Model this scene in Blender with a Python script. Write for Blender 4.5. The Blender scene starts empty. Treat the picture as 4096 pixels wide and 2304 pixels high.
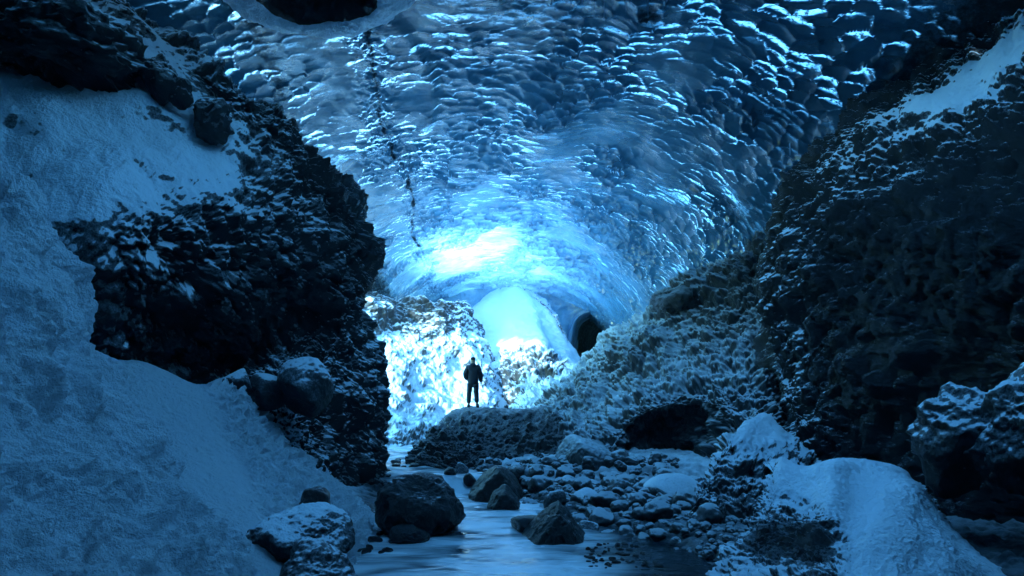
import bpy, bmesh, math, random
import numpy as np
from mathutils import Vector, Matrix

random.seed(7)
sc = bpy.context.scene
K = 1.3                 # modelling unit -> metres
F = 569.0               # focal length in pixels of a 1024 wide frame
CH = 1.7                # camera height (modelling units) above the pool
HV = 400.0              # horizon row

# ------------------------------------------------------------------ camera
cam = bpy.data.cameras.new('camera')
camo = bpy.data.objects.new('camera', cam)
sc.collection.objects.link(camo)
sc.camera = camo
cam.sensor_width = 36.0
cam.lens = F / 1024 * 36
cam.shift_y = (HV - 288) / 1024
cam.clip_end = 1000
camo.location = (0, 0, CH * K)
camo.rotation_euler = (math.pi / 2, 0, 0)

# ------------------------------------------------------------------ sky, sun, exposure
SUN_DIR = Vector((0.65, 1.0, -0.30)).normalized()      # the way the light travels
el = math.asin(-SUN_DIR.z)
az = math.atan2(-SUN_DIR.x, -SUN_DIR.y)                  # towards the sun, from +Y clockwise
w = bpy.data.worlds.new('World')
sc.world = w
w.use_nodes = True
nt = w.node_tree
bg = nt.nodes['Background']
sky = nt.nodes.new('ShaderNodeTexSky')
sky.sky_type = 'NISHITA'
sky.sun_disc = False
sky.sun_elevation = el
sky.sun_rotation = az
sky.air_density = 1.6
sky.ozone_density = 4.0
tint = nt.nodes.new('ShaderNodeMix'); tint.data_type = 'RGBA'; tint.blend_type = 'MULTIPLY'
tint.inputs[0].default_value = 1.0
tint.inputs[7].default_value = (0.33, 0.84, 1.06, 1)        # the cold twilight grade of the sky
nt.links.new(sky.outputs[0], tint.inputs[6])
nt.links.new(tint.outputs[2], bg.inputs[0])
bg.inputs[1].default_value = 0.15

sl = bpy.data.lights.new('sun', 'SUN')
sl.energy = 0.8
sl.angle = math.radians(1.2)
sl.color = (0.44, 0.76, 1.0)
so = bpy.data.objects.new('sun', sl)
sc.collection.objects.link(so)
so.rotation_euler = SUN_DIR.to_track_quat('-Z', 'Y').to_euler()
so.location = (-20, -10, 30)

sc.view_settings.view_transform = 'Standard'
sc.view_settings.look = 'None'
sc.view_settings.gamma = 1
sc.view_settings.exposure = 3.9
sc.cycles.max_bounces = 7
sc.cycles.diffuse_bounces = 5
sc.cycles.glossy_bounces = 3
sc.cycles.transmission_bounces = 3
sc.cycles.use_denoising = True
sc.cycles.sample_clamp_indirect = 6
sc.cycles.blur_glossy = 0.2

# ------------------------------------------------------------------ numeric helpers
def P(u, v, d):
    return ((u - 512) / F * d, d, CH + (HV - v) / F * d)

def _hash(ix, iy, iz, seed):
    h = (ix * 374761393 + iy * 668265263 + iz * 2147483647 + seed * 974634777) & 0xFFFFFFFF
    h = ((h ^ (h >> 13)) * 1274126177) & 0xFFFFFFFF
    h = ((h ^ (h >> 16)) * 2246822519) & 0xFFFFFFFF
    return (h ^ (h >> 15)) & 0xFFFFFFFF

def perlin(p, seed=0):
    p = np.asarray(p, dtype=np.float64)
    i = np.floor(p).astype(np.int64)
    f = p - i
    s = f * f * f * (f * (f * 6 - 15) + 10)
    out = None
    acc = np.zeros(len(p))
    for dx in (0, 1):
        wx = s[:, 0] if dx else 1 - s[:, 0]
        for dy in (0, 1):
            wy = s[:, 1] if dy else 1 - s[:, 1]
            for dz in (0, 1):
                wz = s[:, 2] if dz else 1 - s[:, 2]
                h = _hash(i[:, 0] + dx, i[:, 1] + dy, i[:, 2] + dz, seed)
                gx = (h & 1023) / 511.5 - 1
                gy = ((h >> 10) & 1023) / 511.5 - 1
                gz = ((h >> 20) & 1023) / 511.5 - 1
                acc += wx * wy * wz * (gx * (f[:, 0] - dx) + gy * (f[:, 1] - dy) + gz * (f[:, 2] - dz))
    return acc * 1.5

def fbm(p, scale, octv=4, gain=0.5, seed=0, kind='n'):
    p = np.asarray(p) * scale
    a, t, s = 1.0, 0, 0
    for o in range(octv):
        n = perlin(p, seed + o * 17)
        if kind == 'r':
            n = 1 - 2 * np.abs(n) * 1.6
        elif kind == 'b':
            n = np.abs(n) * 3.2 - 0.6
        t = t + a * n
        s += a
        a *= gain
        p = p * 2.03 + 11.3
    return t / s

def worley2(a, b, seed=0, jit=0.85):
    ia = np.floor(a).astype(np.int64)
    ib = np.floor(b).astype(np.int64)
    f1 = np.full(a.shape, 9.0)
    f2 = np.full(a.shape, 9.0)
    rnd = np.zeros(a.shape)
    for da in (-1, 0, 1):
        for db in (-1, 0, 1):
            h = _hash(ia + da, ib + db, ia * 0 + 5, seed)
            ox = 0.5 + jit * ((h & 1023) / 1023 - 0.5)
            oy = 0.5 + jit * (((h >> 10) & 1023) / 1023 - 0.5)
            dd = np.sqrt((ia + da + ox - a) ** 2 + (ib + db + oy - b) ** 2)
            near = dd < f1
            f2 = np.where(near, f1, np.minimum(f2, dd))
            rnd = np.where(near, ((h >> 20) & 1023) / 1023, rnd)
            f1 = np.where(near, dd, f1)
    return f1, f2, rnd

def worley3(p, seed=0, jit=0.9):
    i = np.floor(p).astype(np.int64)
    f1 = np.full(len(p), 9.0)
    f2 = np.full(len(p), 9.0)
    for dx in (-1, 0, 1):
        for dy in (-1, 0, 1):
            for dz in (-1, 0, 1):
                h = _hash(i[:, 0] + dx, i[:, 1] + dy, i[:, 2] + dz, seed)
                o0 = 0.5 + jit * ((h & 1023) / 1023 - 0.5)
                o1 = 0.5 + jit * (((h >> 10) & 1023) / 1023 - 0.5)
                o2 = 0.5 + jit * (((h >> 20) & 1023) / 1023 - 0.5)
                dd = np.sqrt((i[:, 0] + dx + o0 - p[:, 0]) ** 2 + (i[:, 1] + dy + o1 - p[:, 1]) ** 2
                             + (i[:, 2] + dz + o2 - p[:, 2]) ** 2)
                near = dd < f1
                f2 = np.where(near, f1, np.minimum(f2, dd))
                f1 = np.where(near, dd, f1)
    return f1, f2

def sstep(a, b, x):
    t = np.clip((x - a) / (b - a), 0, 1)
    return t * t * (3 - 2 * t)

def catmull(C, n):
    """C (k, ...) -> (n, ...) through the control points"""
    C = np.asarray(C, float)
    k = C.shape[0]
    E = np.concatenate([[2 * C[0] - C[1]], C, [2 * C[-1] - C[-2]]])
    t = np.linspace(0, k - 1, n)
    i = np.minimum(t.astype(int), k - 2)
    f = (t - i).reshape((-1,) + (1,) * (C.ndim - 1))
    p0, p1, p2, p3 = E[i], E[i + 1], E[i + 2], E[i + 3]
    return 0.5 * (2 * p1 + (p2 - p0) * f + (2 * p0 - 5 * p1 + 4 * p2 - p3) * f ** 2
                  + (3 * p1 - p0 - 3 * p2 + p3) * f ** 3)

def grid_normals(G):
    du = np.gradient(G, axis=0)
    dv = np.gradient(G, axis=1)
    n = np.cross(du, dv)
    n /= np.linalg.norm(n, axis=2, keepdims=True) + 1e-9
    return n

def grid_object(name, G, mat, attrs=None, mask=None, flip=False, parent=None, loc=None):
    """a grid of points as one smooth-shaded mesh; attrs: {name: per-vertex floats}; mask: faces kept"""
    a, b, _ = G.shape
    idx = np.arange(a * b).reshape(a, b)
    q = np.stack([idx[:-1, :-1], idx[1:, :-1], idx[1:, 1:], idx[:-1, 1:]], -1)
    if flip:
        q = q[..., ::-1]
    q = q.reshape(-1, 4)
    if mask is not None:
        q = q[mask.reshape(-1)]
    V = G.reshape(-1, 3) * K
    if loc is not None:
        V = V - np.array(loc) * K
    me = bpy.data.meshes.new(name)
    me.vertices.add(len(V))
    me.vertices.foreach_set('co', V.astype(np.float32).ravel())
    me.loops.add(len(q) * 4)
    me.loops.foreach_set('vertex_index', q.ravel().astype(np.int32))
    me.polygons.add(len(q))
    me.polygons.foreach_set('loop_start', np.arange(0, len(q) * 4, 4, dtype=np.int32))
    me.polygons.foreach_set('use_smooth', np.ones(len(q), dtype=bool))
    me.update(calc_edges=True)
    for k, val in (attrs or {}).items():
        at = me.attributes.new(k, 'FLOAT', 'POINT')
        at.data.foreach_set('value', np.asarray(val, np.float32).ravel())
    me.materials.append(mat)
    o = bpy.data.objects.new(name, me)
    sc.collection.objects.link(o)
    if loc is not None:
        o.location = Vector(loc) * K
    if parent:
        o.parent = parent
    return o

def tag(o, label=None, cat=None, group=None, kind=None):
    if label: o['label'] = label
    if cat: o['category'] = cat
    if group: o['group'] = group
    if kind: o['kind'] = kind
    return o

# ------------------------------------------------------------------ materials
def new_mat(name):
    m = bpy.data.materials.new(name)
    m.use_nodes = True
    t = m.node_tree
    t.nodes.clear()
    out = t.nodes.new('ShaderNodeOutputMaterial')
    return m, t, out

class NB:
    """small node-building helper"""
    def __init__(s, t): s.t = t
    def n(s, typ, **kw):
        nd = s.t.nodes.new(typ)
        for k, v in kw.items(): setattr(nd, k, v)
        return nd
    def l(s, a, b): s.t.links.new(a, b)
    def val(s, sock, x):
        if isinstance(x, (int, float, tuple)): sock.default_value = x
        else: s.l(x, sock)
    def math(s, op, a, b=0.0, c=None):
        nd = s.n('ShaderNodeMath', operation=op)
        s.val(nd.inputs[0], a); s.val(nd.inputs[1], b)
        if c is not None: s.val(nd.inputs[2], c)
        return nd.outputs[0]
    def noise(s, vec, scale, detail=4, rough=0.55, dist=0.0):
        nd = s.n('ShaderNodeTexNoise')
        s.l(vec, nd.inputs['Vector'])
        nd.inputs['Scale'].default_value = scale
        nd.inputs['Detail'].default_value = detail
        nd.inputs['Roughness'].default_value = rough
        nd.inputs['Distortion'].default_value = dist
        return nd.outputs['Fac']
    def ramp(s, x, lo, hi, a=0.0, b=1.0, smooth=True):
        nd = s.n('ShaderNodeMapRange')
        if smooth: nd.interpolation_type = 'SMOOTHSTEP'
        s.val(nd.inputs['Value'], x)
        s.val(nd.inputs['From Min'], lo); s.val(nd.inputs['From Max'], hi)
        s.val(nd.inputs['To Min'], a); s.val(nd.inputs['To Max'], b)
        return nd.outputs[0]
    def mixc(s, f, a, b):
        nd = s.n('ShaderNodeMix', data_type='RGBA')
        s.val(nd.inputs[0], f)
        s.val(nd.inputs[6], a); s.val(nd.inputs[7], b)
        return nd.outputs[2]
    def attr(s, name):
        return s.n('ShaderNodeAttribute', attribute_name=name).outputs['Fac']
    def bump(s, h, strength, dist, normal=None):
        nd = s.n('ShaderNodeBump')
        nd.inputs['Strength'].default_value = strength
        nd.inputs['Distance'].default_value = dist
        s.l(h, nd.inputs['Height'])
        if normal is not None: s.l(normal, nd.inputs['Normal'])
        return nd.outputs[0]

SNOW = (0.78, 0.86, 0.94, 1)

def snow_rock(name, rock=(0.007, 0.010, 0.014), rock2=(0.020, 0.027, 0.036), lo=0.52, hi=0.62, wet=0.36,
              nscale=2.2, namp=0.22, coords='pos', rbump=0.9, grain=14.0, dusty=1.0):
    """rock with snow lying wherever the surface is flat enough; the 'snow' attribute shifts the snow line"""
    m, t, out = new_mat(name)
    b = NB(t)
    geo = b.n('ShaderNodeNewGeometry')
    if coords == 'pos':
        vec = geo.outputs['Position']
    else:
        vec = b.n('ShaderNodeTexCoord').outputs['Object']
    sep = b.n('ShaderNodeSeparateXYZ')
    h_r = b.noise(vec, grain, 7, 0.72)
    rn = b.bump(h_r, rbump, 0.09)
    b.l(rn, sep.inputs[0])                       # snow settles on the small ledges too
    n1 = b.noise(vec, nscale, 5, 0.6)
    n2 = b.noise(vec, nscale * 6, 4, 0.65)
    nn = b.math('ADD', b.math('MULTIPLY', b.math('SUBTRACT', n1, 0.5), namp * 1.6),
                b.math('MULTIPLY', b.math('SUBTRACT', n2, 0.5), namp * 1.3))
    s = b.math('ADD', b.math('ADD', sep.outputs['Z'], nn), b.attr('snow'))
    solid = b.ramp(s, lo, hi)
    dust = b.math('MULTIPLY', b.ramp(s, lo - 0.55, hi), b.ramp(b.noise(vec, grain * 2.5, 3, 0.7), 0.35, 0.7, 0.05 * dusty, 0.55 * dusty))
    fac = b.math('MAXIMUM', solid, dust)
    cr = b.mixc(b.noise(vec, 5, 5, 0.65), (*rock, 1), (*rock2, 1))
    col = b.mixc(fac, cr, SNOW)
    h_s = b.noise(vec, grain * 1.5, 5, 0.6)
    h = b.n('ShaderNodeMix', data_type='FLOAT')
    b.l(solid, h.inputs[0]); b.l(h_r, h.inputs[2]); b.l(b.math('MULTIPLY', h_s, 0.55), h.inputs[3])
    hh = b.math('ADD', h.outputs[0], b.math('MULTIPLY', solid, 0.35))
    bs = b.n('ShaderNodeBsdfPrincipled')
    b.l(col, bs.inputs['Base Color'])
    b.l(b.ramp(fac, 0, 0.6, wet, 0.85), bs.inputs['Roughness'])
    bs.inputs['Specular IOR Level'].default_value = 0.5
    b.l(b.bump(hh, rbump, 0.09), bs.inputs['Normal'])
    b.l(bs.outputs[0], out.inputs[0])
    return m

def snow_mat(name, grain=15.0, amp=1.0):
    m, t, out = new_mat(name)
    b = NB(t)
    geo = b.n('ShaderNodeNewGeometry')
    vec = geo.outputs['Position']
    h = b.math('ADD', b.noise(vec, grain * 0.7, 6, 0.68), b.math('MULTIPLY', b.noise(vec, grain * 4, 3, 0.6), 0.12))
    bs = b.n('ShaderNodeBsdfPrincipled')
    b.l(b.mixc(b.noise(vec, 1.4, 4), (0.74, 0.83, 0.92, 1), (0.84, 0.90, 0.95, 1)), bs.inputs['Base Color'])
    bs.inputs['Roughness'].default_value = 0.8
    bs.inputs['Specular IOR Level'].default_value = 0.3
    b.l(b.bump(h, amp, 0.14), bs.inputs['Normal'])
    b.l(bs.outputs[0], out.inputs[0])
    return m

def ice_mat(name, trans=(0.42, 0.68, 0.95), strength=1.0, base=(0.008, 0.045, 0.085), coarse=False):
    """wet glacier ice: glossy skin, daylight soaking through where the 'thin' attribute is high, dirt bands"""
    m, t, out = new_mat(name)
    b = NB(t)
    geo = b.n('ShaderNodeNewGeometry')
    vec = geo.outputs['Position']
    thin = b.attr('thin')
    dirt = b.attr('dirt')
    nz = b.noise(vec, 0.9, 5, 0.6)
    fine = b.noise(vec, 9, 5, 0.7)
    d2 = b.ramp(b.math('ADD', dirt, b.math('MULTIPLY', b.math('SUBTRACT', b.noise(vec, 6, 6, 0.75), 0.5), 1.3)), 0.32, 0.95)
    # skin
    skin = b.mixc(d2, b.mixc(fine, (*base, 1), (base[0] * 2.2, base[1] * 1.7, base[2] * 1.5, 1)), (0.006, 0.007, 0.008, 1))
    bs = b.n('ShaderNodeBsdfPrincipled')
    b.l(skin, bs.inputs['Base Color'])
    bs.inputs['IOR'].default_value = 1.65
    wetm = b.ramp(b.math('ADD', b.noise(vec, 1.3, 3, 0.55), b.math('MULTIPLY', b.math('SUBTRACT', thin, 0.3), 0.6)), 0.36, 0.56)
    bmp = b.bump(b.noise(vec, 11, 4, 0.6), 0.35, 0.04)
    b.l(bmp, bs.inputs['Normal'])
    b.l(b.math('MAXIMUM', b.math('ADD', b.ramp(fine, 0.3, 0.7, 0.03, 0.09), b.ramp(wetm, 0, 1, 0.14, 0.0)), b.math('MULTIPLY', d2, 0.75)), bs.inputs['Roughness'])
    b.l(b.math('MULTIPLY', b.ramp(d2, 0, 1, 1.0, 0.08), b.ramp(wetm, 0, 1, 0.22, 1.0)), bs.inputs['Specular IOR Level'])
    # light through the ice: thin ice passes nearly white, thick ice only blue
    tr = b.n('ShaderNodeBsdfTranslucent')
    cthin = b.mixc(thin, (0.02, 0.17, 0.27, 1), (trans[0], trans[1], trans[2], 1))
    cwhite = b.mixc(b.ramp(thin, 0.50, 0.95), cthin, (0.95, 0.86, 0.94, 1))
    if coarse: b.l(b.n('ShaderNodeAttribute', attribute_name='glow_normal').outputs['Vector'], tr.inputs['Normal'])
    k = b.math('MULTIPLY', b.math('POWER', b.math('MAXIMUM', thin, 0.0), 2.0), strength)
    glint = b.attr('clear')                     # painted glints: bright scallop facets put into the translucent colour
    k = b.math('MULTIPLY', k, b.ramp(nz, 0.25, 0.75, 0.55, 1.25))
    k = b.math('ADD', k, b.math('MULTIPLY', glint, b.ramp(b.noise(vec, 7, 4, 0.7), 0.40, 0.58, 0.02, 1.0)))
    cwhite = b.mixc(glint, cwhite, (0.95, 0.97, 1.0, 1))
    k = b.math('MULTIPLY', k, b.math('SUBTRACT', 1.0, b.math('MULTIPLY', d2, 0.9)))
    mul = b.n('ShaderNodeVectorMath', operation='SCALE')
    b.l(cwhite, mul.inputs[0]); b.l(k, mul.inputs['Scale'])
    b.l(mul.outputs[0], tr.inputs['Color'])
    add = b.n('ShaderNodeAddShader')
    b.l(bs.outputs[0], add.inputs[0]); b.l(tr.outputs[0], add.inputs[1])
    b.l(add.outputs[0], out.inputs[0])
    return m

def water_mat():
    m, t, out = new_mat('water')
    b = NB(t)
    vec = b.n('ShaderNodeNewGeometry').outputs['Position']
    mp = b.n('ShaderNodeMapping')
    b.l(vec, mp.inputs[0])
    mp.inputs['Scale'].default_value = (0.75, 1.9, 1)
    foam = b.attr('foam')
    streak = b.noise(mp.outputs[0], 1.1, 4, 0.5, 0.6)
    f = b.math('MULTIPLY', b.ramp(streak, 0.22, 0.66), foam)
    bs = b.n('ShaderNodeBsdfPrincipled')
    b.l(b.mixc(f, (0.006, 0.016, 0.026, 1), (0.80, 0.88, 0.95, 1)), bs.inputs['Base Color'])
    b.l(b.ramp(f, 0, 1, 0.07, 0.30), bs.inputs['Roughness'])
    bs.inputs['IOR'].default_value = 1.33
    b.l(b.bump(b.noise(mp.outputs[0], 2.2, 3, 0.5, 0.4), 0.3, 0.1), bs.inputs['Normal'])
    b.l(bs.outputs[0], out.inputs[0])
    return m

def plain(name, col, rough=0.8, grain=30, amp=0.2):
    m, t, out = new_mat(name)
    b = NB(t)
    vec = b.n('ShaderNodeTexCoord').outputs['Object']
    bs = b.n('ShaderNodeBsdfPrincipled')
    nz = b.noise(vec, grain, 4)
    b.l(b.mixc(nz, (*[c * 0.7 for c in col], 1), (*[c * 1.3 for c in col], 1)), bs.inputs['Base Color'])
    bs.inputs['Roughness'].default_value = rough
    b.l(b.bump(nz, amp, 0.02), bs.inputs['Normal'])
    b.l(bs.outputs[0], out.inputs[0])
    return m

M_WALL = snow_rock('rock_with_snow', lo=0.50, hi=0.66, dusty=0.9, wet=0.27)
M_WALL_DARK = snow_rock('black_rock_with_frost', lo=0.50, hi=0.66, dusty=0.45, wet=0.25, rock=(0.003, 0.0045, 0.008), rock2=(0.008, 0.012, 0.020))
M_LUMP = snow_rock('rock_under_frost', lo=0.0, hi=1.25, namp=0.26, rock=(0.004, 0.008, 0.013), rock2=(0.012, 0.020, 0.030), dusty=0.3)
M_FAR = snow_rock('far_rock_with_snow', rock=(0.014, 0.014, 0.016), rock2=(0.06, 0.055, 0.052), lo=0.12, hi=0.42, wet=0.7, nscale=0.8, namp=0.32, grain=2.5, rbump=0.3)
M_BOULDER = snow_rock('boulder_rock', rock=(0.006, 0.008, 0.010), rock2=(0.016, 0.019, 0.023), lo=0.90, hi=1.10, coords='obj', wet=0.28, namp=0.35, dusty=0.25)
M_DUSTED = snow_rock('dusted_rock', lo=0.42, hi=0.72, coords='obj', wet=0.45, namp=0.35)
M_WET = snow_rock('wet_rock', lo=3, hi=4, coords='obj', wet=0.16, rbump=0.6)
M_SNOW = snow_mat('snow')
M_SNOW_FAR = snow_mat('far_snow', grain=5, amp=0.6)
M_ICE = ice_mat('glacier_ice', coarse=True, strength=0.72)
M_ICEWALL = ice_mat('far_ice', trans=(0.45, 0.78, 1.0), base=(0.16, 0.30, 0.42))
M_WATER = water_mat()

# ------------------------------------------------------------------ surface patch from control points
def patch(name, rows, mat, nu, nv, disp, snow=None, flip=False, tags=None):
    """rows: grid of (u, v, depth[, snow bias]) control points; disp(points, normals, s, t) -> offset"""
    k = max(len(c) for r in rows for c in r)
    R = [[(*P(*c[:3]), (c[3] if len(c) > 3 else 0.0)) for c in r] for r in rows]
    A = catmull(np.array(R), nu)
    A = catmull(A.transpose(1, 0, 2), nv).transpose(1, 0, 2)
    G, S = A[..., :3], A[..., 3]
    N = grid_normals(G)
    if flip: N = -N
    a, b = S.shape
    ss, tt = np.meshgrid(np.linspace(0, 1, a), np.linspace(0, 1, b), indexing='ij')
    D, extra = disp(G.reshape(-1, 3), N.reshape(-1, 3), ss.ravel(), tt.ravel(), S.ravel())
    G = G + (D.reshape(a, b, -1) if D.ndim == 2 else N * D.reshape(a, b, 1))
    att = {'snow': S.ravel() + (extra if extra is not None else 0)}
    o = grid_object(name, G, mat, att, flip=flip)
    if tags: tag(o, *tags)
    return o

def lift(row, du=0, dv=0, dd=0, ds=0):
    return [(c[0] + du, c[1] + dv, c[2] + dd, (c[3] if len(c) > 3 else 0) + ds) for c in row]

def rock_disp(big=0.35, mid=0.12, small=0.05, seed=1, streak=0.0, lumps=0.0):
    def f(p, n, s, t, S):
        k = 1 - 0.85 * sstep(0.25, 0.6, S + 0.25 * fbm(p, 1.2, 3, 0.5, seed + 2))   # deep snow buries the relief
        h = big * fbm(p, 0.7, 3, 0.5, seed) * (0.7 + 0.3 * k) + k * mid * fbm(p, 1.9, 4, 0.55, seed + 5, 'r')
        q = p * np.array([1, 1, 0.45]) if streak else p
        wq = q + 0.12 * np.stack([perlin(p * 3, seed), perlin(p * 3, seed + 1), perlin(p * 3, seed + 2)], 1)
        h = h + k * small * fbm(wq, 7.0, 4, 0.62, seed + 9, 'r')
        if streak:
            h = h + k * streak * fbm(p * np.array([1, 1, 0.30]), 2.6, 3, 0.55, seed + 13, 'r')
        if lumps:
            w1, w2 = worley3(p * 3.3 + 0.35 * perlin(p * 3, seed)[:, None], seed)
            v1, v2 = worley3(p * 7.5, seed + 3)
            h = h + k * lumps * (np.sqrt(np.maximum(0.65 - w1, 0)) + 0.6 * np.sqrt(np.maximum(0.65 - v1, 0)))
        h = h + (1 - k) * 0.06 * fbm(p, 1.9, 3, 0.5, seed + 21) + (1 - k) * 0.014 * fbm(p, 8, 3, 0.6, seed + 20, 'b')
        return h, 0.30 * fbm(p * np.array([1, 1, 0.6]), 1.1, 4, 0.55, seed + 30)
    return f

def snow_disp(big=0.12, small=0.02, seed=3, rubble=None, runs=0.0):
    def f(p, n, s, t, S):
        h = big * fbm(p, 0.9, 3, 0.5, seed) + small * fbm(p, 6.5, 4, 0.6, seed + 4, 'b')
        if runs:
            q = p @ np.array([[1, 0, 0.0], [0, 1, 0.0], [0.25, 0.0, 0.30]]).T
            wz = p + 0.15 * np.stack([perlin(p * 1.7, 1), perlin(p * 1.7, 2), perlin(p * 1.7, 3)], 1)
            h = h + runs * fbm(wz * np.array([1, 1.0, 0.45]), 1.9, 5, 0.52, seed + 8, 'r')
            h = h + 0.6 * runs * fbm(wz * np.array([1.3, 1.3, 0.35]), 1.5, 3, 0.5, seed + 12, 'r')
            w1, _ = worley3(wz * np.array([5.0, 5.0, 2.6]), seed)
            h = h - 0.09 * np.maximum(0.55 - w1, 0)
        if rubble is not None:
            m = rubble(p, s, t)
            w1, _ = worley3(p * 5.5, seed)
            v1, _ = worley3(p * 10.5, seed + 3)
            h = h + m * (0.24 * np.sqrt(np.maximum(0.6 - w1, 0)) + 0.15 * np.sqrt(np.maximum(0.6 - v1, 0)))
        return h, None
    return f

# ------------------------------------------------------------------ ice vault
def interp(x, xs, ys): return np.interp(x, xs, ys)

def build_vault():
    Ya = np.concatenate([np.linspace(-9, 6.5, 60, endpoint=False), np.linspace(6.5, 35.5, 1050)])
    na = 960
    th = np.linspace(0, math.pi, na)
    Y, T = np.meshgrid(Ya, th, indexing='ij')
    half = interp(Y, [-9, 8, 10, 15, 24, 28, 31, 36], [10.5, 10.8, 10, 8.7, 7.0, 7.0, 7.3, 7.6])
    H = interp(Y, [-9, 6, 12, 24, 36], [8.2, 8.4, 8.6, 8.5, 8.5])
    e = 2 / 2.5
    c, s = np.cos(T), np.sin(T)
    X = -0.5 + half * np.sign(c) * np.abs(c) ** e
    Z = -0.6 + (H + 0.6) * np.abs(s) ** e
    G = np.stack([X, Y, Z], -1)
    # arc coordinate for the scallops
    dX = np.diff(X, axis=1); dZ = np.diff(Z, axis=1)
    arc = np.concatenate([np.zeros((len(Ya), 1)), np.cumsum(np.hypot(dX, dZ), 1)], 1)
    arc -= arc[:, na // 2][:, None]
    N = grid_normals(G)
    if N[500, na // 2, 2] > 0: N = -N          # towards the cave
    p = G.reshape(-1, 3)
    big = 0.30 * fbm(p, 0.28, 2, 0.5, 21) + 0.10 * fbm(p, 0.8, 2, 0.5, 24)
    wa = perlin(p * 0.5, 31) * 0.40 + perlin(p * 2.4, 32) * 0.05 + perlin(p * 6, 35) * 0.03
    wb = perlin(p * 0.5, 33) * 0.36 + perlin(p * 2.4, 34) * 0.045 + perlin(p * 6, 36) * 0.03
    a_, b_ = arc.ravel() + wa, Y.ravel() + wb
    f1, f2, rnd = worley2(a_ / 0.38, b_ / 0.25, 3, 0.95)
    g1, g2, _ = worley2(a_ / 0.21, b_ / 0.15, 8)
    ridge_ = np.exp(-(f2 - f1) / 0.10)
    ia0 = np.zeros(len(p), dtype=np.int64)
    amp_mod = 0.20 + 1.35 * sstep(-0.3, 0.3, perlin(p * 0.45, 41))
    amp_mod *= 0.55 + 0.45 * sstep(9.5, 13, p[:, 1])
    smooth_zone = np.exp(-(((p[:, 0] + 2.0) / 1.5) ** 2 + ((p[:, 1] - 12.5) / 3.0) ** 2))
    amp_mod *= 1 - 0.75 * smooth_zone
    sc_h = (0.03 + 0.16 * rnd ** 1.4) * np.minimum(f1, 0.9) ** 1.7 + 0.035 * (0.3 + 0.7 * rnd) * ridge_ + 0.006 * g1 + 0.006 * fbm(p, 3.5, 3, 0.6, 43)
    h = big + amp_mod * sc_h
    # low rounded lip on the left of the crown
    lip = 0.14 * sstep(0.15, -0.15, p[:, 0] + 2.0 + 0.35 * np.sin(p[:, 1] * 0.9) ) * np.exp(-((p[:, 1] - 12.5) / 2.2) ** 4)
    h = h + lip
    bxx = -2.75 - 0.075 * (p[:, 1] - 10) + 0.16 * np.sin(p[:, 1] * 0.8) + 0.15 * perlin(p * 1.1, 61) + 0.05 * perlin(p * 4, 68)
    h = h - 0.02 * np.exp(-((p[:, 0] - bxx) / 0.09) ** 2) + 0.05 * fbm(p, 5, 3, 0.6, 65, 'b') * np.exp(-((p[:, 0] - bxx) / 0.4) ** 2)
    # asymmetry: ridges lean down-stream
    D = N.reshape(-1, 3) * h[:, None]
    D[:, 1] -= 0.45 * amp_mod * (0.12 * np.minimum(f1, 0.9) ** 1.6)
    G2 = G + D.reshape(G.shape)
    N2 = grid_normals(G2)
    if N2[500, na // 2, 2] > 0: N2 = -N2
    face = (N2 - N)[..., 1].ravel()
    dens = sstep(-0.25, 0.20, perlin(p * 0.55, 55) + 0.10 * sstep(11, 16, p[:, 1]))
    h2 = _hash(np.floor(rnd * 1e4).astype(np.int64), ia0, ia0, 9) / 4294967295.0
    clear = sstep(0.03, 0.17, face + 0.03 * sstep(3, -2, p[:, 0])) * sstep(0.36, 0.46, h2) * (0.25 + 0.75 * dens)  # painted glint mask: facets turned to the far end, picked per cell
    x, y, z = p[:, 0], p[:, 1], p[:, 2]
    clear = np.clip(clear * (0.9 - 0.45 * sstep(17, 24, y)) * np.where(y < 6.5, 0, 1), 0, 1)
    # how much daylight the ice lets through
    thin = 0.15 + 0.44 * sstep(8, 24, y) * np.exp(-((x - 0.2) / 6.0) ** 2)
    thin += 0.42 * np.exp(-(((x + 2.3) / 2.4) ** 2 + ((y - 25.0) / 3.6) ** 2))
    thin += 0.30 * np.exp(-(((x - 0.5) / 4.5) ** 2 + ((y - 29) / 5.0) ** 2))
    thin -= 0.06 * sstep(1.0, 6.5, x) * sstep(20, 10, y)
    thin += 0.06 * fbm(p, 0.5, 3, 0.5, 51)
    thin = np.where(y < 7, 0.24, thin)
    # dirt bands in the ice
    bx = -2.75 - 0.075 * (y - 10) + 0.16 * np.sin(y * 0.8) + 0.15 * perlin(p * 1.1, 61) + 0.05 * perlin(p * 4, 68)
    dirt = 0.68 * np.exp(-((x - bx) / (0.065 + 0.05 * perlin(p * 1.9, 62))) ** 2) * (0.72 + 0.6 * perlin(p * 1.3, 69)) * sstep(28, 22, y)
    dirt += 0.45 * np.exp(-((x - bx - 0.05) / 0.38) ** 2) * (0.6 + fbm(p, 2.5, 3, 0.6, 67)) * sstep(28, 22, y)
    dirt += 0.5 * np.exp(-((x - bx + 1.9) / 0.25) ** 2)
    dirt += 0.55 * sstep(-3.6, -6.2, x + 0.4 * perlin(p * 0.5, 63)) * (0.6 + 0.6 * fbm(p, 0.6, 3, 0.5, 64))
    dirt += 0.9 * sstep(5.4, 6.6, x + 0.5 * perlin(p * np.array([0.5, 0.2, 0.5]), 66)) * sstep(15.5, 12, y)
    dirt += 0.8 * np.exp(-(((x - 2.35) / 0.35) ** 2 + ((y - 9.7) / 0.5) ** 2))
    dirt = np.clip(dirt, 0, 1)
    # where the roof is missing: an unseen gap added on the left to let the sun in, the round skylight, the tunnel
    fc = lambda q: 0.25 * (q[:-1, :-1] + q[1:, :-1] + q[1:, 1:] + q[:-1, 1:])
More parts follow.
